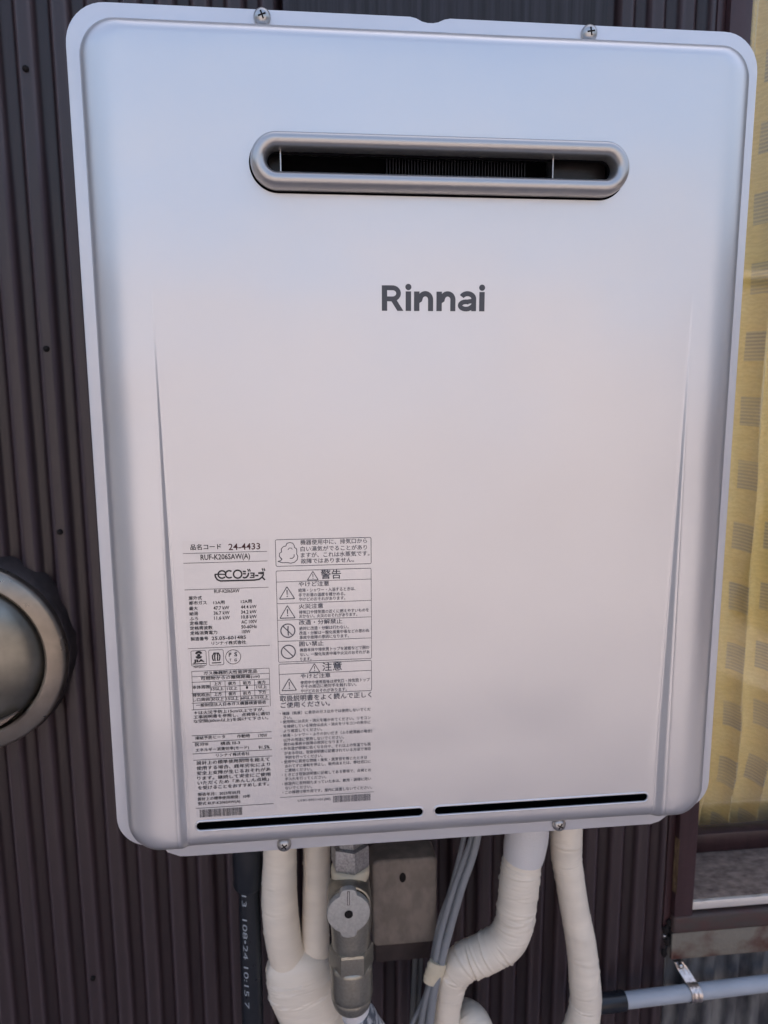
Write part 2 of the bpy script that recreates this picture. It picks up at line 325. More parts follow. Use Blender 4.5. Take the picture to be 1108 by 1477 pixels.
for (dx, dz, rr) in ((-.003, -.553, .004), (-.001, -.568, .0035), (.004, -.555, .003), (-.0035, -.582, .0035), (.0, -.545, .003)):
    bm = bmesh.new(); bmesh.ops.create_icosphere(bm, subdivisions=2, radius=rr)
    q = ([Vector((.3120+dx+v_.co.x*(1+.6*noise.noise(v_.co*400)), .1915+v_.co.y*.6, dz+v_.co.z*(1.5+noise.noise(v_.co*500)))) for v_ in bm.verts], [tuple(v_.index for v_ in f_.verts) for f_ in bm.faces]); bm.free()
    v, f = join((v, f), q)
win.part('dirt_lump', (v, f), dirt_shade_m, kind='stuff')

# curtain behind the panes
def cloth():
    v, f, uvs = [], [], []; nx, nz = 420, 70; x0, x1, z0, z1 = .30, 1.25, -.62, .95
    for j in range(nz+1):
        z = z0+(z1-z0)*j/nz; u = 0; last = None; low = max(0, (-.33-z)/.16)
        for i in range(nx+1):
            x = x0+(x1-x0)*i/nz if False else x0+(x1-x0)*i/nx
            ph = (x-.372)*2*math.pi/.0415-math.pi/2+.35*math.sin(z*2.3)+.5*math.sin((x-.37)*17)+low*1.2*math.sin(z*22)
            y = .326+.0165*math.sin(ph)+.005*math.sin(2.1*ph+1.0+z*3)+.004*noise.noise((x*25, z*9, 0))+low*.006*noise.noise((x*30, z*25, 4))
            p = Vector((x+.003*math.sin(ph*2+.7), y, z)); 
            if last is not None: u += math.hypot(p.x-last.x, p.y-last.y)
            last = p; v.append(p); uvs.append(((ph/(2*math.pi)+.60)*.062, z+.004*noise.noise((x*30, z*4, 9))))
    for j in range(nz):
        for i in range(nx): a = j*(nx+1)+i; f.append((a, a+1, a+nx+2, a+nx+1))
    return v, f, uvs
cv, cf, cuv = cloth()
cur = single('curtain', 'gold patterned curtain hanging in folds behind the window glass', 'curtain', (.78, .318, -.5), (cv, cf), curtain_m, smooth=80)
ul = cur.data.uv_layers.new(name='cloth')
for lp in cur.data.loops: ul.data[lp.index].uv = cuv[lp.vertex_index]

# ------------------------------------------------------------------ water heater
H = Thing('water_heater', 'silver wall-mounted gas water heater with exhaust slot and printed labels', 'water heater', (0, .19, -.30))
FY = -.021
XL, XR = .1858, .1858                      # crease positions left and right of the middle
def gz(z): return min(1, max(0, (.118-z)/.33))
def recess(x, z):
    g = gz(z); d = .0052*g; fwid = .0009+.0046*g; xc = XL if x < 0 else XR
    u = (xc-abs(x))/fwid; s = min(1, max(0, u)); return d*s*s*(3-2*s)-.00045*g*(math.exp(-((u+.16)/.16)**2)+math.exp(-((u-1.16)/.16)**2))
def yfront(x, z): return FY+recess(x, z)
def cover():
    hx, zt, zb = .2265, .2870, -.2868; a, bt, bb = .030, .013, .015
    dense = [.1780+.0004*i for i in range(26)]; half = [.0042+.0099*i for i in range(18)]
    xs = [.1892]+dense[::-1]+half[::-1]; xs = [-x for x in xs]+xs[::-1]
    zs = [-.2635+.0054*i for i in range(101)]; zs = [z for z in zs if z < .262]+[.2635]
    nt_, na = 14, 10; verts, faces, rings = [], [], []
    for k in range(nt_+2):
        if k == 0: t, y = 0, .0015
        else: t = math.pi/2*(k-1)/nt_; y = FY*math.sin(t)
        c = 1-math.cos(t); X = hx-a*c; T = zt-bt*c; B = zb+bb*c; r = .006+.017*math.cos(t)
        wgt = math.sin(t); ring = []
        def add(x, z, w_=wgt, yy=y): ring.append(len(verts)); verts.append(Vector((x, yy+recess(x, z)*w_, z)))
        def arc(cx, cz, a0):
            for i in range(na+1):
                q = R(a0-90*i/na); add(cx+r*math.cos(q), cz+r*math.sin(q))
        for x in xs: add(x, T)
        arc(X-r, T-r, 90)
        for z in reversed(zs): add(X, z)
        arc(X-r, B+r, 0)
        for x in reversed(xs): add(x, B)
        arc(-X+r, B+r, -90)
        for z in zs: add(-X, z)
        arc(-X+r, T-r, 180)
        rings.append(ring)
    n = len(rings[0])
    for k in range(len(rings)-1):
        for i in range(n): j = (i+1) % n; faces.append((rings[k][i], rings[k][j], rings[k+1][j], rings[k+1][i]))
    faces.append(tuple(rings[0]))
    gi = {}
    for ix, x in enumerate(xs):
        for iz, z in enumerate(zs): gi[ix, iz] = len(verts); verts.append(Vector((x, yfront(x, z), z)))
    for ix in range(len(xs)-1):
        for iz in range(len(zs)-1): faces.append((gi[ix, iz], gi[ix+1, iz], gi[ix+1, iz+1], gi[ix, iz+1]))
    L_ = rings[-1]; nx, nz = len(xs), len(zs); o1 = nx+na+1; o2 = o1+nz+na+1; o3 = o2+nx+na+1
    for i in range(nx-1):
        faces.append((L_[i], L_[i+1], gi[i+1, nz-1], gi[i, nz-1]))
        faces.append((L_[o2+i], L_[o2+i+1], gi[nx-2-i, 0], gi[nx-1-i, 0]))
    for i in range(nz-1):
        faces.append((L_[o1+i], L_[o1+i+1], gi[nx-1, nz-2-i], gi[nx-1, nz-1-i]))
        faces.append((L_[o3+i], L_[o3+i+1], gi[0, i+1], gi[0, i]))
    faces.append(tuple(L_[nx-1:o1+1])+(gi[nx-1, nz-1],))
    faces.append(tuple(L_[o1+nz-1:o2+1])+(gi[nx-1, 0],))
    faces.append(tuple(L_[o2+nx-1:o3+1])+(gi[0, 0],))
    faces.append(tuple(L_[o3+nz-1:])+(L_[0], gi[0, nz-1]))
    return verts, faces
EX0, EX1, EZ0, EZ1 = -.1140, .1258, .1865, .2105    # centre line of the exhaust frame
SLOTS = ((-.1745, -.0043), (.0042, .1750)); SZ0, SZ1 = -.2684, -.2612
cov = H.part('front_cover', cover(), silver, smooth=0)
cut = join(prism(stadium(EX0, EX1, EZ0, EZ1), -.07, -.0005), *[prism(stadium(a, b_, SZ0, SZ1, 8), -.06, -.003) for a, b_ in SLOTS])
cut_o = mesh_obj('cutter', cut[0], cut[1], silver, H.base, H.o, smooth=0)
bpy.context.view_layer.update()
md = cov.modifiers.new('b', 'BOOLEAN'); md.operation = 'DIFFERENCE'; md.object = cut_o; md.solver = 'EXACT'
ev = bpy.data.meshes.new_from_object(cov.evaluated_get(bpy.context.evaluated_depsgraph_get()))
cov.modifiers.clear(); cov.data = ev; ev.name = 'front_cover'
bpy.data.objects.remove(cut_o)
ev.materials.clear(); ev.materials.append(silver); ev.materials.append(black)
for p in ev.polygons:
    c = p.center + H.base
    p.material_index = 1 if (-.0146 < c.y < .0005 and abs(c.x) < .18 and (.17 < c.z < .222 or -.270 < c.z < -.260)) else 0
finish(ev, 40)
# flange plate with top notch and lower strip
pl = []
def arcpts(cx, cz, r, a0, a1, n=10): return [(cx+r*math.cos(R(a0+(a1-a0)*i/n)), cz+r*math.sin(R(a0+(a1-a0)*i/n))) for i in range(n+1)]
pl += arcpts(.235-.026, .2988-.026, .026, 0, 90)
pl += [(.0145, .2988), (.0105, .2980), (.0065, .2962), (.003, .2955), (-.001, .2955), (-.0045, .2962), (-.0085, .2980), (-.0125, .2988)]
pl += arcpts(-.235+.026, .2988-.026, .026, 90, 180)
pl += arcpts(-.235+.024, -.2880+.024, .024, 180, 262)
pl += [(-.2035, -.2885), (-.1990, -.2945), (-.1900, -.2985), (-.1850, -.2989), (.1870, -.2989), (.1940, -.2970), (.2010, -.2920), (.2035, -.2885)]
pl += arcpts(.235-.024, -.2880+.024, .024, 278, 360)
H.part('flange', prism(pl, 0, .012, .0011), flange_m, smooth=40)
H.part('case', box(-.224, .224, .0125, .19, -.2845, .2845, .008, 3), flange_m, smooth=40)
H.part('bracket', box(-.06, .06, .183, .196, .285, .335, .001), flange_m)
# exhaust outlet
frm = H.part('exhaust_frame', ring_tube(stadium(EX0, EX1, EZ0, EZ1, 16), .0053, .0100, -.0250, 20, .8), frame_m, smooth=60)
H.part('frame_shadow_ring', ring_tube(stadium(EX0, EX1, EZ0, EZ1, 16), .0064, .0013, -.0212, 10), black, frm, smooth=60)  # black ring added to draw the shadow line behind the frame
duct = H.part('exhaust_duct', box(EX0+.004, EX1-.004, -.0030, -.0020, EZ0+.0003, EZ1-.0003), black, smooth=0)
dx0, dx1, dz0, dz1 = -.1005, .0805, EZ0+.0050, EZ1-.0036
rimv = join(box(dx0, dx0+.0007, -.0245, -.010, dz0, dz1), box(dx1-.0007, dx1, -.0245, -.010, dz0, dz1), box(dx0+.0007, dx1-.0007, -.0245, -.010, dz0, dz0+.0005), box(dx0+.0007, dx1-.0007, -.0245, -.010, dz1-.0005, dz1))
H.part('duct_rim', rimv, steel, duct, smooth=0)
H.part('duct_side_plate', box(dx1+.0005, EX1-.0045, -.0120, -.0110, EZ0+.002, EZ1-.002), duct_plate_m, duct, smooth=0)
H.part('duct_side_plate', box(EX0+.0045, dx0-.0005, -.0120, -.0110, EZ0+.002, EZ1-.002), duct_plate_m, duct, smooth=0)
fg = box(-.0003, .0003, -.012, -.0035, dz0+.001, dz1-.001); fm = None
for i in range(46):
    x = -.030+.0021*i
    if fm is None:
        fo = H.part('fin', ([p+Vector((x, 0, 0)) for p in fg[0]], fg[1]), fin_m, duct, smooth=0); fm = fo; fx = x
    else:
        q = fm.copy(); col.objects.link(q); q.location = (x-fx, 0, 0)
# slot rims
for a, b_ in SLOTS:
    s = H.part('slot', box(a+.001, b_-.001, -.0075, -.007, SZ0+.0002, SZ1-.0002), slot_m, smooth=0)
    pth = stadium(a-.0003, b_+.0003, SZ0-.0003, SZ1+.0003, 8)
    rv, rf = ring_tube(pth, .0009, .0011, 0, 8)
    H.part('slot_rim', ([Vector((p.x, p.y+yfront(p.x, p.z)+.0003, p.z)) for p in rv], rf), silver, s, smooth=60)
# cover screws
for px, py, cr in ((378, 23, 20), (851, 47, 10), (410, 1219, 35), (807, 1190, 60)):
    p = W(px, py, -.002); rr = .0056; c = (p.x, 0, p.z)
    s = H.part('screw', lathe([(rr, -.0002), (rr, -.0012), (rr*.93, -.0024), (rr*.7, -.0038), (rr*.4, -.0045), (.0002, -.0047)], c, 'y', 20), steel, smooth=50)
    cx = []
    for an in (cr, cr+90):
        ca, sa = math.cos(R(an)), math.sin(R(an)); q = box(-.0026, .0026, -.00475, -.0040, -.0005, .0005)
        cx.append(([Vector((p.x+v_.x*ca-v_.z*sa, v_.y+(0 if an == cr else -.00003), p.z+v_.x*sa+v_.z*ca)) for v_ in q[0]], q[1]))
    H.part('cross_recess', join(*cx), dirt_shade_m, s, smooth=0)  # dark bars painted as shade in the screw cross

# ------------------------------------------------------------------ printing on the cover
CROP = {'A': (260, 770, 6.4214), 'B': (260, 960, 6.4214), 'C': (390, 770, 6.925), 'D': (390, 940, 6.156), 'E': (300, 810, 11.08), 'F': (520, 380, 5.276)}
YP = -.0185
def cw(c, zx, zy):
    ox, oy, s = CROP[c]; p = W(ox+zx/s, oy+zy/s, YP); return p.x, p.z
class Print:
    def __init__(s, lift, bold=0.0): s.v, s.f, s.e, s.texts, s.bold = [], [], lift, [], bold
    def poly(s, pts, quads=None):
        s.e += 1.5e-6; n = len(s.v); e = s.e
        s.v += [Vector((x, yfront(x, z)-e, z)) for x, z in pts]; s.f += [tuple(n+i for i in q) for q in (quads or [tuple(range(len(pts)))])]
    def stroke(s, pts, wd, closed=False):
        L_, n = [], len(pts)
        for i in range(n):
            if closed: a, b_ = pts[i-1], pts[(i+1) % n]
            else: a, b_ = pts[max(0, i-1)], pts[min(n-1, i+1)]
            t_ = Vector((b_[0]-a[0], b_[1]-a[1])).normalized(); nx, nz = -t_.y*wd/2, t_.x*wd/2
            k = 1.0
            if 0 < i < n-1 or closed:
                d1 = Vector((pts[i][0]-pts[i-1][0], pts[i][1]-pts[i-1][1]))
                if d1.length > 0: k = 1/max(.5, abs(d1.normalized().dot(t_)))
            L_ += [(pts[i][0]+nx*k, pts[i][1]+nz*k), (pts[i][0]-nx*k, pts[i][1]-nz*k)]
        m = n if closed else n-1
        s.poly(L_, [(2*i, 2*i+1, 2*((i+1) % n)+1, 2*((i+1) % n)) for i in range(m)])
    def rule(s, c, x0, y0, x1, y1, wd=.00032):
        a, b_ = cw(c, x0, y0), cw(c, x1, y1); z = (a[1]+b_[1])/2; s.stroke([(a[0], z), (b_[0], z)], wd)
    def vrule(s, c, x, y0, y1, wd=.00028):
        a, b_ = cw(c, x, y0), cw(c, x, y1); s.stroke([(a[0], a[1]), (a[0], b_[1])], wd)
    def frame(s, c, tl, br, wd=.0004, r=.001):
        a, b_ = cw(c, *tl), cw(c, *br); s.stroke(rrect(a[0], b_[0], b_[1], a[1], r, 4), wd, True)
    def path(s, c, pts, wd, closed=False): s.stroke([cw(c, *p) for p in pts], wd, closed)
    def circle(s, c, x, y, rz, wd, a0=0, a1=360, ky=1.0):
        cx, cz = cw(c, x, y); r = abs(cw(c, x+rz, y)[0]-cx); full = abs(a1-a0) >= 360; n = 28
        pts = [(cx+r*math.cos(R(a0+(a1-a0)*i/n)), cz+r*ky*math.sin(R(a0+(a1-a0)*i/n))) for i in range(n if full else n+1)]
        s.stroke(pts, wd, full)
    def tri(s, c, pts, wd):
        q = [cw(c, *p) for p in pts]; zb = (q[0][1]+q[1][1])/2; q = [(q[0][0], zb), (q[1][0], zb), q[2]]
        for i in range(3): s.stroke([q[i], q[(i+1) % 3]], wd)
        mx_ = q[2][0]; hh = q[2][1]-zb
        s.poly([(mx_-hh*.05, zb+hh*.72), (mx_+hh*.05, zb+hh*.72), (mx_+hh*.03, zb+hh*.33), (mx_-hh*.03, zb+hh*.33)])
        s.poly([(mx_-hh*.045, zb+hh*.25), (mx_+hh*.045, zb+hh*.25), (mx_+hh*.045, zb+hh*.15), (mx_-hh*.045, zb+hh*.15)])
    def text(s, c, txt, x0, y, x1, hz=38, off=None):
        a = cw(c, x0, y); b_ = cw(c, x1, y); hgt = hz/CROP[c][2]*.00048
        latin = all(ord(q) < 128 for q in txt)
        cu = bpy.data.curves.new('t', 'FONT'); cu.body = txt; cu.size = 1; cu.resolution_u = 2
        cu.offset = off if off is not None else (.012 if latin else 0)
        o = bpy.data.objects.new('t', cu); col.objects.link(o); s.texts.append((o, a, b_[0]-a[0], hgt/(.72 if latin else .95), latin))
    def build(s, name, mat, parent):
        dg = bpy.context.evaluated_depsgraph_get()
        for o, a, wd, sy, latin in s.texts:
            me = bpy.data.meshes.new_from_object(o.evaluated_get(dg))
            if me is not None and len(me.vertices):
                xs = [v.co.x for v in me.vertices]; mn, mxx = min(xs), max(xs); sx = wd/max(1e-6, mxx-mn)
                for k in ((0,) if latin or not s.bold else (0, 1)):
                    s.e += 1.5e-6; n = len(s.v)
                    for v in me.vertices:
                        x = a[0]+(v.co.x-mn+k*s.bold)*sx; z = a[1]+(v.co.y+(0 if latin else .07)+k*s.bold*.5)*sy
                        s.v.append(Vector((x, yfront(x, z)-s.e, z)))
                    s.f += [tuple(n+i for i in p.vertices) for p in me.polygons]
                bpy.data.meshes.remove(me)
            cu = o.data; bpy.data.objects.remove(o); bpy.data.curves.remove(cu)
        me = bpy.data.meshes.new(name); me.from_pydata([v-H.base for v in s.v], [], s.f); me.materials.append(mat)
        o = bpy.data.objects.new(name, me); col.objects.link(o); o.parent = parent; o['kind'] = 'stuff'; return o

# rating sticker
la, lb = cw('A', 30, 60), cw('B', 865, 1400)
lx0, lx1, lz1, lz0 = -.1742, -.1150, -.0490, -.2560
sv, sf = [], []
for i in range(13):
    for j in range(41):
        x = lx0+(lx1-lx0)*i/12; z = lz0+(lz1-lz0)*j/40; sv.append(Vector((x, yfront(x, z)-.00012, z)))
for i in range(12):
    for j in range(40): a = i*41+j; sf.append((a, a+41, a+42, a+1))
lab = H.part('rating_label', (sv, sf), sticker, smooth=60, label='pale rating sticker with black print')
P = Print(.0003, .035)
T = P.text
T('A', '品名コード', 95, 150, 378, 55); 
PR = Print(.00025); PR.text('A', '24-4433', 448, 150, 742, 62); PR.build('lettering', M('dark_red_ink', (.055, .008, .012), .45), lab)
T('A', 'RUF-K206SAW(A)', 190, 242, 648, 52)
for a in ((25, 185, 805, 160), (30, 275, 808, 250), (40, 520, 818, 497), (70, 1068, 830, 1038)): P.rule('A', *a)
T('A', 'RUF-K206SAW', 315, 550, 550, 34)
for q in (('屋外式', 78, 615, 200), ('都市ガス', 80, 662, 245), ('13A用', 308, 656, 410), ('12A用', 562, 646, 662), ('最大', 82, 712, 162), ('給湯', 84, 760, 164), ('ふろ', 86, 806, 166),
          ('定格電圧', 88, 850, 252), ('定格周波数', 90, 896, 298), ('定格消費電力', 92, 942, 342), ('製造番号', 96, 996, 258), ('リンナイ株式会社', 290, 1036, 608)): T('A', *q, 38)
for q in (('47.7 kW', 308, 705, 455), ('44.4 kW', 562, 695, 708), ('36.7 kW', 310, 752, 458), ('34.2 kW', 564, 742, 708), ('11.6 kW', 314, 798, 460), ('10.8 kW', 566, 788, 710),
          ('AC 100V', 566, 834, 712), ('50-60Hz', 566, 880, 710), ('100W', 572, 925, 650), ('25.05-601485', 290, 988, 610)): T('A', *q, 34)
# eco mark
wd = .0011
P.circle('E', 225, 208, 62, wd, 0, 318); P.path('E', [(108, 205), (292, 205)], wd*.8)
P.circle('E', 340, 205, 60, wd, 50, 310); P.circle('E', 475, 203, 66, wd)
P.path('E', [(112, 205), (122, 250), (150, 292), (200, 312), (400, 306), (740, 298), (820, 285), (865, 250), (885, 215), (888, 185), (802, 185)], wd)
P.path('E', [(866, 250), (912, 296)], wd); P.path('E', [(556, 160), (608, 160)], wd); P.path('E', [(560, 196), (608, 196)], wd)
P.path('E', [(556, 250), (580, 262), (612, 255), (640, 225), (652, 180)], wd)
P.path('E', [(675, 186), (735, 186), (735, 254), (668, 254)], wd*.8); P.path('E', [(685, 220), (730, 220)], wd*.8); P.path('E', [(755, 226), (808, 224)], wd)
for x in (640, 668, 872, 902): P.path('E', [(x, 118 if x < 800 else 108), (x-6, 132 if x < 800 else 122), (x+8, 146 if x < 800 else 138), (x+2, 162 if x < 800 else 152)], wd*.6)
# certification marks
P.frame('A', (97, 1090), (243, 1225), .0003); P.frame('A', (262, 1082), (403, 1218), .0003)
P.circle('A', 490, 1145, 70, .0004)
for q in (('P', 450, 1142, 474, 40), ('S', 500, 1138, 528, 40), ('T', 456, 1186, 474, 26), ('G', 500, 1186, 524, 28)): T('A', *q)
P.circle('A', 170, 1125, 26, .0016, 20, 160); P.circle('A', 170, 1132, 24, .0014, 200, 340); P.circle('A', 170, 1130, 8, .001)
T('A', 'JIA', 120, 1195, 225, 26, .05); P.path('A', [(112, 1212), (238, 1206)], .0006); T('A', 'NW2017', 125, 1250, 225, 24)
for dx in (-30, -12, 12, 30): P.path('A', [(332+dx*.55, 1105), (332+dx*1.15, 1135), (332+dx*1.1, 1160), (332+dx*.8, 1182)], .0009)
P.path('A', [(292, 1202), (378, 1198)], .0007)
# clearance table
def brow(yl, yr, x0=103): P.rule('B', x0, yl+(yr-yl)*(x0-103)/720, 824, yr, .0003)
for yl, yr, x0 in ((62, 30, 103), (110, 80, 103), (162, 132, 103), (212, 184, 275), (265, 235, 103), (313, 280, 275), (358, 325, 103), (420, 385, 103)): brow(yl, yr, x0)
P.vrule('B', 104, 60, 418); P.vrule('B', 824, 31, 386)
for x, y0, y1 in ((276, 154, 350), (413, 148, 344), (551, 142, 338), (686, 137, 332)): P.vrule('B', x, y0, y1)
for q in (('ガス機器防火性能評定品', 215, 95, 712), ('可燃物からの離隔距離(cm)', 188, 143, 735), ('本体周囲', 110, 226, 270), ('上方', 310, 192, 380), ('側方', 442, 188, 515), ('前方', 580, 184, 655), ('後方', 715, 178, 790),
          ('15以上', 288, 240, 400), ('1以上', 432, 236, 528), ('●', 608, 226, 628), ('1以上', 706, 222, 802), ('排気吹出', 112, 300, 270), ('し口周囲', 116, 342, 270), ('上方', 312, 290, 382), ('側方', 446, 285, 515), ('前方', 582, 280, 655), ('下方', 720, 272, 795),
          ('30以上', 288, 336, 402), ('15以上', 428, 330, 540), ('60以上', 560, 325, 680), ('15以上', 700, 318, 815), ('一般財団法人日本ガス機器検査協会', 145, 394, 795),
          ('＊は火災予防上15cm以上ですが、', 125, 463, 775), ('工事説明書を参照し、点検等に適切', 122, 503, 828), ('な空間(60cm以上)を設けて下さい。', 122, 543, 815),
          ('凍結予防ヒータ', 135, 700, 415), ('作動時', 525, 682, 645), ('区分Ⅲ', 135, 760, 255), ('構造 Ⅲ-3', 370, 750, 552), ('エネルギー消費効率(モード)', 140, 812, 635), ('リンナイ株式会社', 330, 860, 640)): T('B', *q, 36)
for q in (('170W', 722, 675, 805), ('91.5%', 725, 785, 828)): T('B', *q, 34)
for a in ((105, 662, 845, 625), (110, 722, 848, 685), (112, 830, 850, 795), (118, 892, 852, 852), (140, 1342, 865, 1292)): P.rule('B', *a)
for q in (('設計上の標準使用期間を超えて', 148, 935, 828), ('使用する場合、経年劣化により', 148, 983, 832), ('安全上支障が生じるおそれがあ', 150, 1030, 835), ('ります。継続して安全にご使用', 155, 1076, 835), ('いただくため「あんしん点検」', 158, 1120, 820), ('を受けることをおすすめします。', 162, 1165, 820)): T('B', *q, 40)
for q in (('製造年月：2025年05月', 160, 1226, 552), ('設計上の標準使用期間：10年', 160, 1268, 648), ('型式 RUF-K206SAW(A)', 162, 1310, 555)): T('B', *q, 36)
def barcode(c, x0, y0, x1, y1, n):
    a, b_ = cw(c, x0, y0), cw(c, x1, y1); x = a[0]; u = (b_[0]-a[0])/n; rg = random.Random(3)
    while x < b_[0]-u:
        wv = u*rg.choice((.35, .35, .7)); P.poly([(x, b_[1]), (x+wv, b_[1]), (x+wv, a[1]), (x, a[1])]); x += wv+u*rg.choice((.3, .45, .7))
barcode('B', 175, 1352, 578, 1398, 62)
P.build('lettering', ink, lab)
# printed warnings
P = Print(.00022, .02); T = P.text
wl = H.part('warning_print', ([Vector((x, yfront(x, z)-.0001, z)) for x, z in rrect(*(lambda a, b_: (a[0], b_[0], b_[1], a[1]))(cw('C', 51, 61), cw('C', 1007, 297)), .001, 4)], [tuple(range(20))]), silver, smooth=0, label='grey printed warning panel of pictograms and Japanese text')
P.frame('C', (50, 60), (1008, 298), .00042)
for q in (('機器使用中に、排気口から', 300, 110, 965), ('白い湯気がでることがあり', 302, 176, 965), ('ますが、これは水蒸気です。', 305, 238, 990), ('故障ではありません。', 305, 298, 835)): T('C', *q, 54)
cl = [(75, 276), (105, 268), (115, 255), (90, 225), (92, 195), (112, 182), (110, 150), (130, 128), (155, 122), (165, 96), (195, 86), (225, 94), (240, 120), (240, 135), (262, 150), (265, 185), (262, 200), (275, 225), (268, 260), (240, 286), (205, 294), (175, 288), (120, 290), (75, 276)]
P.path('C', cl, .00055); P.path('C', [(175, 160), (190, 142), (210, 142), (220, 155)], .0005); P.path('C', [(195, 245), (220, 245), (238, 228), (238, 205)], .0006)
P.frame('C', (57, 373), (1014, 1250), .00036)
for a in ((60, 482, 1008, 455), (68, 703, 1010, 665), (70, 868, 1010, 832), (75, 1083, 1012, 1043)): P.rule('C', *a)
P.tri('C', ((370, 465), (478, 460), (425, 376)), .0005); P.tri('C', ((92, 655), (243, 650), (166, 530)), .0006); P.tri('C', ((97, 848), (248, 842), (170, 720)), .0006)
for cy, cx in ((972, 175), (1185, 180)):
    P.circle('C', cx, cy, 70, .0008); P.path('C', [(cx-50, cy-46), (cx+50, cy+48)], .0007)
P.path('C', [(178, 925), (176, 965), (180, 1020)], .0008)
T('C', '警告', 505, 452, 705, 98)
for q in (('やけど注意', 282, 530, 588), ('火災注意', 285, 752, 528), ('改造・分解禁止', 288, 914, 718), ('囲い禁止', 290, 1130, 532)): T('C', *q, 54)
for q in (('給湯・シャワー・入浴するときは、', 280, 585, 850), ('手でお湯の温度を確かめる。', 282, 632, 748), ('やけどのおそれがあります。', 285, 675, 748), ('排気口や排気筒の近くに燃えやすいものを', 288, 805, 985), ('おかない。火災のおそれがあります。', 290, 845, 868),
          ('絶対に改造・分解は行わない。', 290, 968, 782), ('改造・分解は一酸化炭素中毒などの思わぬ', 290, 1014, 990), ('事故や故障の原因になります。', 292, 1058, 785), ('機器本体や排気筒トップを波板などで囲わ', 295, 1184, 990), ('ない。一酸化炭素中毒や火災のおそれがあ', 296, 1230, 992), ('ります。', 298, 1275, 410)): T('C', *q, 40)
P.frame('D', (76, 118), (902, 352), .00036); P.rule('D', 78, 210, 900, 172)
P.tri('D', ((345, 190), (440, 187), (392, 112)), .0005); P.tri('D', ((103, 355), (232, 350), (167, 247)), .0006)
T('D', '注意', 462, 178, 635, 86); T('D', 'やけど注意', 268, 246, 535, 46)
for q in (('使用中や使用直後は排気口・排気筒トップ', 268, 298, 885), ('やその周辺に絶対手を触れない。', 270, 334, 765), ('やけどのおそれがあります。', 270, 374, 680)): T('D', *q, 36)
T('D', '取扱説明書をよく読んで正しく', 85, 452, 900, 58); T('D', 'ご使用ください。', 92, 510, 530, 56)
for q in (('・機器（銘板）に表示のガス以外では使用しないでくだ', 85, 575, 892), ('さい。', 115, 610, 190), ('・使用時には点火・消火を確かめてください。リモコン', 90, 650, 892), ('を接続している場合は点火・消火をリモコンの表示に', 118, 690, 892), ('より確認してください。', 118, 730, 460),
          ('・給湯・シャワー・ふろのおいだき（ふろ給湯器の場合）', 92, 772, 905), ('以外の用途に使用しないでください。', 118, 812, 655), ('思わぬ事故や故障の原因となります。', 118, 850, 658), ('・外気温が極端に低くなる日や、それ以上の気温でも風', 98, 890, 895), ('がある日は、取扱説明書に記載されている方法で凍結', 125, 930, 895),
          ('予防を行ってください。', 128, 968, 465), ('・使用中に異常な燃焼・臭気・異常音を感じたときは', 100, 1008, 862), ('あわてずに運転を停止し、販売店または、弊社窓口に', 130, 1045, 895), ('ご連絡ください。', 130, 1083, 370), ('・ときどき取扱説明書に記載してある要領で、点検とお', 102, 1123, 898),
          ('手入れを行ってください。', 130, 1160, 498), ('・機器内に長時間たまっていた水は、飲用・調理に用い', 105, 1203, 898), ('ないでください。', 132, 1240, 370), ('・この機器は屋外用です。屋内に設置しないでください。', 108, 1280, 905)): T('D', *q, 34)
P.rule('D', 85, 1312, 925, 1258, .00025); T('D', 'U191-0951×01(00)', 245, 1350, 535, 30); barcode('D', 558, 1296, 898, 1334, 70)
P.build('lettering', ink2, wl)
# maker's word mark
P = Print(.00015)
lx = lambda zx, zy: cw('F', zx, zy)
za, zb = lx(160, 363)[1], lx(160, 170)[1]
LU = (zb-za)/193                             # metres per zoomed pixel
X0 = lx(160, 363)[0]; KX = (lx(938, 363)[0]-X0)/778
def lp(zx, zy): return (X0+(zx-160)*KX, za+(363-zy)*LU)
def rect(a, b_, c, d): P.poly([lp(a, b_), lp(c, b_), lp(c, d), lp(a, d)])
def st(pts, wd): P.stroke([lp(*p) for p in pts], wd*LU)
def arcs(cx, cy, rx, ry, a0, a1, n=18): return [(cx+rx*math.cos(R(a0+(a1-a0)*i/n)), cy-ry*math.sin(R(a0+(a1-a0)*i/n))) for i in range(n+1)]
rect(160, 170, 200, 363); st([(180, 188)]+[(240, 188)]+arcs(240, 230, 45, 42, 90, -90)+[(180, 272)], 37)
P.poly([lp(228, 285), lp(268, 276), lp(322, 363), lp(276, 363)])
for x in (338, 896):
    rect(x, 214, x+41, 363)
    cx, cy = x+20.5, 181; P.poly([lp(cx+23*math.cos(R(a)), cy+24*math.sin(R(a))) for a in range(0, 360, 15)])
for x in (401, 570):
    rect(x, 214, x+41, 363); st([(x+30, 285)]+arcs(x+85, 275, 40, 44, 180, 0)+[(x+125, 363)], 41)
st(arcs(806, 268, 48, 40, 155, 0)+[(854, 300), (854, 362)], 39)
st(arcs(795, 318, 45, 28, 60, 360)[0:16]+[(838, 330), (850, 318)], 36); st([(808, 289), (852, 282)], 34); st([(815, 342), (836, 333), (852, 315)], 24)
P.build('word_mark', logo_m, H.o)

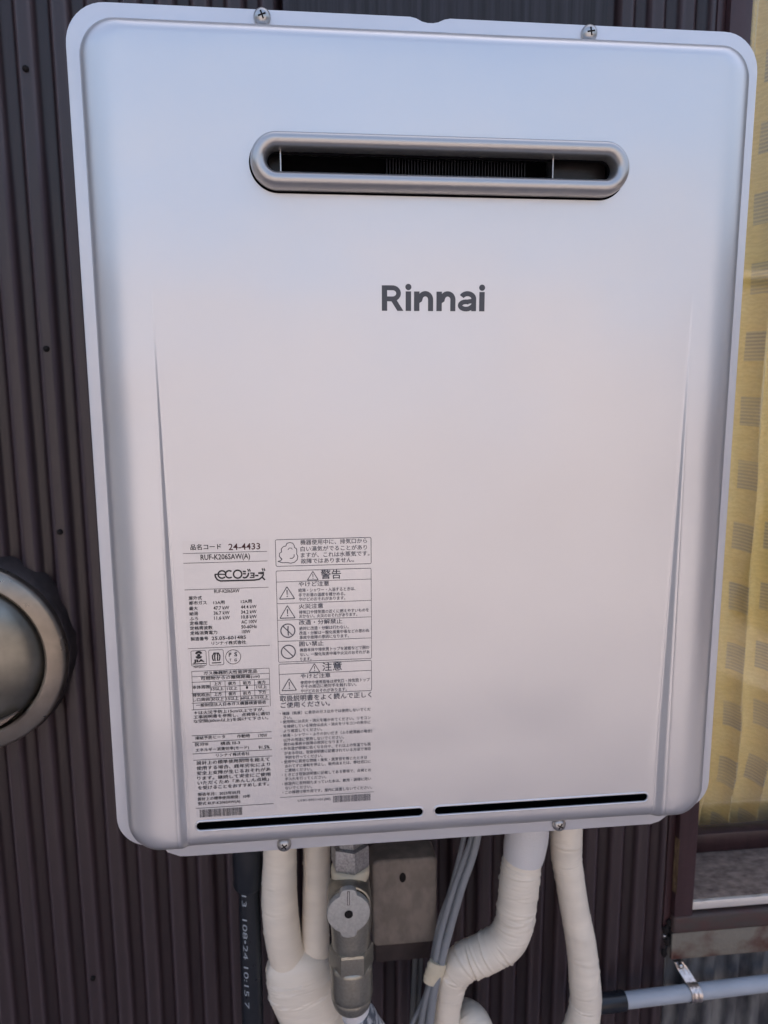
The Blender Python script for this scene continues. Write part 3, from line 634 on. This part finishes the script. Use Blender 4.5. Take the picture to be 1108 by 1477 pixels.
# ------------------------------------------------------------------ round vent cap on the wall
vc = Vector((-.4086, .17, -.1946)); RV = .0925
cap = Thing('vent_cap', 'round stainless vent cap sealed to the brown wall', 'vent', (vc.x, .2, vc.z-RV))
C = (vc.x, 0, vc.z)
cap.part('rim', lathe([(RV-.012, .196), (RV, .196), (RV+.0005, .176), (RV-.0008, .1735), (RV-.003, .1722), (RV-.016, .1690), (RV-.018, .1700), (RV-.0185, .176), (RV-.019, .19)], C, 'y', 96), cap_m, smooth=35)
dome = [(RV-.0195, .185)]+[((RV-.0195)*math.cos(R(a)), .1775-.024*math.sin(R(a))) for a in range(0, 90, 6)]+[(.0005, .1535)]
dm = cap.part('dome', lathe(dome, C, 'y', 72), capdome_m, smooth=60)
lv = []
for i in range(13): q = R(-138+(92)*i/12); lv.append((C[0]+.0690*math.cos(q), C[2]+.0690*math.sin(q)))
for i in range(13): q = R(-46-(92)*i/12); k = .0690-.0085*math.sin(math.pi*i/12); lv.append((C[0]+k*math.cos(q), C[2]+k*math.sin(q)))
cap.part('louvre', prism(lv[:13]+lv[14:25], .1595, .172), tan_m, dm, smooth=30)
sv, sf = [], []; n = 140
for i in range(n):
    q = 2*math.pi*i/n; ro = RV+.002+.004*noise.noise((math.cos(q)*2.2, math.sin(q)*2.2, 1))+.0012*noise.noise((math.cos(q)*9, math.sin(q)*9, 5))+(.004*max(0, math.sin(q+.3)))
    for rr, yy in ((RV-.004, .206), (RV-.002, .181), (RV+.001, .183+.002*noise.noise((q*5, 0, 0))), ((RV+ro)/2, .189+.002*noise.noise((q*7, 3, 0))), (ro, .196), (ro+.001, .206)): sv.append(Vector((C[0]+rr*math.cos(q), yy, C[2]+rr*math.sin(q))))
for i in range(n):
    for k in range(5): a = i*6+k; b_ = ((i+1) % n)*6+k; sf.append((a, b_, b_+1, a+1))
cap.part('sealant', (sv, sf), seal_m, smooth=60)

# ------------------------------------------------------------------ pipework below the heater
def pp(lst): return [(W(px, py, y), rad(wd_, W(px, py, y))) for px, py, wd_, y in lst]
def wrinkle(amp, freq, sd_):
    def f(t, an, p): return amp*(noise.noise((p.z*freq+math.cos(an)*.55, p.x*freq*.6+math.sin(an)*.55, sd_))+.5*noise.noise((p.z*freq*2.6+math.cos(an)*1.1, p.x*freq*2.6, sd_+4)))
    return f
def taped(amp, n, sd_, turns=7.0, lap=.014):
    rg = random.Random(sd_); ks = [(rg.uniform(.08, .97), rg.uniform(.0018, .0045), rg.uniform(-math.pi, math.pi), rg.uniform(-.02, .02), rg.uniform(.3, 1)) for _ in range(n)]
    def f(t_, an, p):
        q = 0
        for tk, wk, ak, sl_, am in ks:
            d = (t_-tk-sl_*math.sin(an-ak))/wk
            if abs(d) < 4: q += am*(math.exp(-d*d)-.8*math.exp(-(d-1.8)**2))*max(0, .25+.75*math.cos(an-ak))
        return amp*q+lap*(((t_*turns+an/(2*math.pi)+.1*math.sin(an*2+sd_)) % 1.0)-.5)+.018*noise.noise((t_*14, math.cos(an)*.8, math.sin(an)*.8+sd_))
    return f
def topz(lst, z=-.283):                     # run the pipe straight up into the heater's underside
    p, r = lst[0]; return [(Vector((p.x, p.y, z)), r)]+lst if p.z < z else lst
b0 = (W(357, 1300, .12).x, .12, -.62)
bp = Thing('black_pipe', 'black plastic pipe with printed numbers under the heater', 'pipe', b0)
pl_ = pp([(357, 1236, 43, .12), (358, 1279, 41, .12)])
pl_ = topz(pl_)
cpl = bp.part('coupling', tube([(pl_[0][0], pl_[0][1]), pl_[1], (pl_[2][0]+Vector((0, 0, .003)), pl_[2][1]), (pl_[2][0], pl_[2][1]*.9)], 1, 28), blackpipe_m, smooth=50)
bpath = pp([(359.5, 1272, 30, .12), (362, 1370, 31, .12), (365, 1477, 31, .12), (368, 1560, 31, .12)])
bpp = bp.part('tube', tube(bpath, 6, 28), blackpipe_m, smooth=60)
txt = bpy.data.curves.new('t', 'FONT'); txt.body = '13  108•24 10:15 7'; txt.size = 1; txt.resolution_u = 3; to = bpy.data.objects.new('t', txt); col.objects.link(to)
me = bpy.data.meshes.new_from_object(to.evaluated_get(bpy.context.evaluated_depsgraph_get())); bpy.data.objects.remove(to)
xs = [v.co.x for v in me.vertices]; tp, tb = W(352, 1292, .11), W(358, 1455, .11); ltv = []
rb = bpath[1][1]
for v in me.vertices:
    q = (v.co.x-min(xs))/(max(xs)-min(xs)); z = tp.z+(tb.z-tp.z)*q
    k = (bpath[0][0].z-z)/(bpath[0][0].z-bpath[2][0].z); cx = bpath[0][0].x+(bpath[2][0].x-bpath[0][0].x)*k; an = R(-116)+(v.co.y-.3)*.0066/rb
    ltv.append(Vector((cx+(rb+.0005)*math.cos(an), .12+(rb+.0005)*math.sin(an), z)))
bp.part('lettering', (ltv, [tuple(p.vertices) for p in me.polygons]), print_m, bpp, smooth=0, kind='stuff')

# twin beige pipes bound into one wrap
tw = Thing('insulated_pipe_pair', 'two beige taped pipes bound together beside the gas valve', 'pipe', (W(430, 1400, .115).x, .115, -.62), 'beige taped pipes under the heater')
tw.part('pipe', tube(topz(pp([(404, 1222, 48, .11), (403, 1265, 50, .11), (404, 1310, 52, .11), (409, 1355, 52, .114), (418, 1398, 50, .124), (428, 1430, 44, .130)])), 24, 40, taped(.07, 22, 1, 5)), wrap_m, smooth=70)
tw.part('pipe', tube(topz(pp([(457, 1222, 39, .122), (456, 1290, 39, .122), (455, 1350, 40, .122), (458, 1398, 41, .126), (462, 1430, 40, .130)])), 24, 40, taped(.06, 18, 2, 5)), wrap_m, smooth=70)
tw.part('wrap', tube(pp([(430, 1391, 84, .120), (430, 1393, 92, .118), (433, 1410, 96, .117), (440, 1435, 97, .118), (450, 1458, 94, .118), (460, 1480, 92, .118), (482, 1530, 88, .12)]), 24, 56, taped(.06, 40, 3, 4, .018), .6), wrap_m, smooth=70)

# gas valve
YV = .075; vx = W(506, 1310, YV).x
gv = Thing('gas_valve', 'grey metal gas valve with round knob under the heater', 'valve', (vx, YV, W(506, 1450, YV).z))
def zz(py): return W(506, py, YV).z
def rr_(wd_): return rad(wd_, W(506, 1310, YV))
def lat(lst, seg=40, a0=0.0): return lathe([(rr_(wd_), zz(py)) for py, wd_ in lst], (vx, YV, 0), 'z', seg, a0)
gv.part('inlet_nut', join(lathe([(rr_(40), -.285), (rr_(40), zz(1215)), (rr_(54), zz(1216)), (rr_(56), zz(1219)), (rr_(56), zz(1243)), (rr_(50), zz(1248)), (rr_(49), zz(1254))], (vx, YV, 0), 'z', 6, R(40))), galv, smooth=25)
gv.part('seal_ring', lat([(1247, 50), (1249, 54), (1252, 55), (1257, 55), (1262, 54), (1264, 50)]), tape_m, smooth=50)
body = gv.part('body', join(lat([(1258, 40), (1260, 51), (1272, 54), (1285, 58), (1300, 60), (1325, 60), (1340, 57), (1350, 56), (1360, 56), (1365, 50)]),
                            lathe([(rr_(58), YV), (rr_(60), YV-.024), (rr_(57), YV-.0265), (rr_(53), YV-.027), (rr_(52), YV-.024)], (W(505, 1306, YV-.026).x, 0, W(505, 1306, YV-.026).z), 'y', 40)), brass, smooth=35)
gv.part('recess_shade', lathe([(rr_(50), YV-.010), (rr_(50), YV-.0255), (rr_(46), YV-.0258)], (W(505, 1306, YV-.026).x, 0, W(505, 1306, YV-.026).z), 'y', 32), dirt_shade_m, smooth=30)  # dark disc stands in for the shaded recess behind the knob
kp = []; kr = rr_(59)
for a in range(0, 360, 6):
    d1 = min(abs(a-90), 360-abs(a-90)); d2 = min(abs(a-270), 360-abs(a-270)); d = min(d1, d2)
    kk = kr*(1+.24*max(0, 1-(d/24)**4)) if d < 24 else kr
    kp.append((kk*math.cos(R(a)), kk*math.sin(R(a))))
kz = W(503, 1318, YV-.034).z; kx = W(503, 1318, YV-.034).x
knob = gv.part('knob', prism([(kx+a, kz+b_) for a, b_ in kp], YV-.0345, YV-.0285, .0012, 2), knob_m, smooth=40)
gv.part('pointer_groove', box(kx-.0011, kx+.0011, YV-.0347, YV-.034, kz+.0085, kz+.0215), boxbase_m, knob, smooth=0)
gv.part('pointer', box(kx-.0006, kx+.0006, YV-.0349, YV-.0343, kz+.009, kz+.021), knob_m, knob, smooth=0)
gv.part('knob_screw', lathe([(.0036, YV-.030), (.0036, YV-.0352), (.0026, YV-.0353), (.0020, YV-.0349), (.0004, YV-.0348)], (kx, 0, kz), 'y', 18), dirt_shade_m, knob, smooth=30)
gv.part('union_nut', lat([(1360, 50), (1361, 62), (1364, 65), (1386, 65), (1392, 62)], 6, 0), brass, smooth=20)
gv.part('collar', lat([(1384, 50), (1388, 61), (1392, 62), (1424, 62), (1430, 61.5), (1431, 59.5), (1433, 59.5), (1434, 60.5), (1438, 59), (1446, 54), (1450, 48), (1452, 40)]), brass, smooth=45)
gh = pp([(508, 1440, 40, YV), (513, 1456, 42, YV+.002), (524, 1474, 44, YV+.006), (540, 1500, 44, YV+.012), (552, 1560, 44, YV+.02)])
hos = Thing('gas_hose', 'white taped hose with printed foil band below the gas valve', 'hose', (gh[-1][0].x, gh[-1][0].y, gh[-1][0].z))
hos.part('tube', tube(gh, 8, 24, wrinkle(.04, 60, 8)), sleeve_m, smooth=60)
hos.part('foil_band', tube([(p, r*1.05) for p, r in pp([(514, 1457, 42, YV+.002), (524, 1474, 44, YV+.006), (540, 1500, 44, YV+.012)])], 8, 24, wrinkle(.05, 90, 9)), foil_m, smooth=60)

# brown box on the wall
q0, q1 = W(537, 1243, .135), W(630, 1359, .135)
jb = Thing('junction_box', 'brown plastic box fixed to the wall beside the gas valve', 'box', ((q0.x+q1.x)/2, .197, q1.z))
jb.part('cover', prism(rrect(q0.x, q1.x, q1.z, q0.z, .006, 5), .135, .165, .003, 3), boxcover_m, smooth=40)
jb.part('base', box(q0.x+.003, q1.x-.002, .1655, .1965, q1.z-.004, q0.z-.002, .002), boxbase_m, smooth=40)
jb.part('lower_skirt', box(q0.x+.004, q1.x-.004, .150, .164, q1.z-.030, q1.z-.0005, .0015), boxbase_m, smooth=40)
hp = W(581, 1266, .1345)
jb.part('cover_hole', prism([(hp.x+.0033*math.cos(R(a)), hp.z+.0052*math.sin(R(a))) for a in range(0, 360, 20)], .1346, .1362), dirt_shade_m, smooth=0)  # dark plug coloured as the shade inside the hole

# cables
def cable(name, label, pts, mat, grp=None):
    p = pp(pts); b_ = p[-1][0]
    return single(name, label, 'cable', (b_.x, b_.y, b_.z), tube(p, 8, 14), mat, grp, smooth=70)
def up_in(px, py, wd_, y): return (px, py, wd_, y)
cable('cable', 'grey cable running left of its taped neighbour from the heater', [(686, 1165, 10, .10), (682, 1205, 10, .10), (668.5, 1246, 11, .10), (650.5, 1297, 11.5, .10), (636, 1347, 11.5, .10), (629, 1385, 11.5, .10), (622, 1420, 11.5, .101), (613, 1450, 11, .104), (605, 1500, 11, .11)], cable_m)
cable('cable', 'grey cable running right of its taped neighbour from the heater', [(694, 1165, 10, .094), (689, 1205, 11, .094), (681, 1238, 11, .094), (668, 1275, 11, .094), (654.5, 1321, 11, .095), (641, 1371, 11, .096), (634, 1400, 11, .097), (626, 1430, 12, .098), (620, 1477, 12, .10), (616, 1520, 12, .10)], cable_m)
cable('cable', 'thin dark grey cable behind the pair of taped cables', [(680, 1160, 7, .12), (670, 1206, 7, .12), (660, 1246, 7, .122), (648, 1290, 7, .125), (634, 1330, 7, .128), (622, 1390, 6, .125), (615, 1430, 6, .12), (598, 1470, 7, .115), (582, 1500, 7, .11)], cable_m)
cable('cable', 'dark cable hanging straight below the brown box, nearer the gas valve', [(599, 1372, 8, .158), (598, 1400, 8, .158), (596, 1440, 8, .158), (593, 1520, 8, .158)], cable2_m)
cable('cable', 'dark cable hanging below the brown box, nearer the taped cables', [(607, 1372, 7, .162), (606, 1405, 7, .162), (603, 1450, 7, .162), (600, 1520, 7, .162)], cable2_m)
a = pp([(632, 1387, 27, .098), (629.5, 1395, 28, .098), (626, 1406, 28, .099), (622.5, 1416, 26, .10)])
single('tape_band', 'beige tape wrapped round the grey cables', 'tape', (a[2][0].x, a[2][0].y, a[2][0].z), join(tube(a, 4, 24, lambda t_, an, p: .06*math.sin(p.z*900) if math.cos(an) < -.5 else .02*noise.noise(p*200), .62), ), tape_m, smooth=50)

# sleeved pipe bending away to the left
sp_ = topz(pp([(761, 1190, 62, .095), (757, 1222, 61, .095), (754.5, 1238, 57, .095)]))
ip = Thing('insulated_pipe', 'beige taped pipe with white sleeve top, bending behind the cables', 'pipe', (W(642, 1500, .12).x, .12, W(642, 1560, .12).z), 'beige taped pipes under the heater')
ip.part('sleeve', tube(sp_, 5, 32), sleeve_m, smooth=60)
ip.part('tape_wrap', tube(pp([(755, 1228, 53, .095), (752, 1245, 55, .095), (749, 1272, 57, .095), (746, 1302, 56, .095), (740.5, 1337, 55, .096), (727, 1359, 56, .098), (699, 1375, 56, .102), (669, 1388, 53, .106), (653, 1407, 47, .11), (647, 1432, 43, .114), (643, 1460, 41, .118), (641, 1500, 41, .12), (641, 1560, 41, .12)]), 24, 48, taped(.065, 90, 11, 9, .016)), wrap_m, smooth=70)
ip = pp([(817, 1190, 46, .12), (817, 1231, 44, .12), (820.5, 1258, 42, .12), (829, 1312, 41, .12), (839, 1367, 43, .12), (844, 1421, 45, .12), (844.5, 1450, 45, .12), (838, 1480, 48, .121), (822, 1520, 48, .124), (812, 1570, 46, .126)])
single('insulated_pipe', 'beige taped pipe curving down past the black conduit end', 'pipe', tuple(ip[-1][0]), tube(topz(ip), 24, 40, taped(.07, 36, 21, 6)), wrap_m, 'beige taped pipes under the heater', smooth=70)
st_ = pp([(700, 1620, 54, .11), (694, 1540, 54, .11), (687, 1492, 54, .115), (678, 1470, 48, .13), (668, 1464, 42, .15), (664, 1464, 40, .196)])
single('insulated_pipe', 'short beige taped elbow leaving the wall below the sleeved pipe', 'pipe', tuple(st_[0][0]), tube(st_, 24, 40, taped(.08, 30, 31, 6)), wrap_m, 'beige taped pipes under the heater', smooth=70)

# conduit and clamp
YC = .172
c0, c1 = W(872, 1446.5, YC), W(1108, 1418, YC); zc = (c0.z+c1.z)/2; rc = rad(23, c0); dzc = (c1.z-c0.z)/(c1.x-c0.x)
cd = Thing('conduit', 'pale grey plastic conduit fixed along the wall below the window', 'conduit', (c0.x, YC, c0.z))
cd.part('tube', tube([(c0+Vector((.015, 0, dzc*.015)), rc), (c0.lerp(c1, .5), rc), (c0+(c1-c0)*4.5, rc)], 1, 32), conduit_m, smooth=60)
x1_ = W(901, 1445, YC).x-c0.x
cd.part('coupling', tube([(c0+Vector((-.035, 0, -dzc*.035)), rc*1.1), (c0+Vector((-.034, 0, -dzc*.034)), rc*1.2), (c0+Vector((x1_-.001, 0, dzc*x1_)), rc*1.2), (c0+Vector((x1_, 0, dzc*x1_)), rc*1.12)], 1, 32), blackpipe_m, smooth=40)
kc = W(1000, 1433, YC); zc = c0.z+dzc*(kc.x-c0.x)
pf = [(.1935, .0245), (.1905, .0240), (.1885, .018), (.185, .0125)]
pf += [(YC+(rc+.0012)*math.cos(R(a)), (rc+.0012)*math.sin(R(a))) for a in range(60, 301, 15)]
pf += [(.187, -.0125), (.191, -.0145), (.1935, -.021)]
v, f = [], []; cols_ = [(-.0050, 0), (-.0047, .0006), (-.0030, .0006), (-.0024, 0), (-.0010, 0), (-.0004, .0006), (.0008, .0006), (.0014, 0), (.0026, 0), (.0032, .0006), (.0047, .0006), (.0050, 0)]
for i, (yy, dz) in enumerate(pf):
    for cx, hh in cols_:
        tilt = -.12*max(0, dz-.012) if dz > .012 else 0; lean = (-.6*(dz-.008)) if dz > .008 else 0
        v.append(Vector((kc.x+cx*(1.3 if abs(dz) < .02 else 1.0)+lean, yy-hh, zc+dz)))
nc = len(cols_)
for i in range(len(pf)-1):
    for k in range(nc-1): a_ = i*nc+k; f.append((a_, a_+1, a_+nc+1, a_+nc))
ck = Thing('pipe_clamp', 'ribbed steel saddle clamp holding the pale conduit', 'clamp', (kc.x, .195, zc))
ck.part('strap', (v, f), clamp_m, smooth=40)
ck.part('lower_tab', lathe([(.0055, .195), (.0055, .187), (.0045, .1862), (.0002, .1860)], (kc.x-.009, 0, zc-rc-.006), 'y', 18), tape_m, smooth=40)
ck.part('screw', lathe([(.0030, .19), (.0030, .1855), (.0018, .1842), (.0003, .1838)], (kc.x-.0085, 0, zc+.0215), 'y', 14), steel, smooth=40)
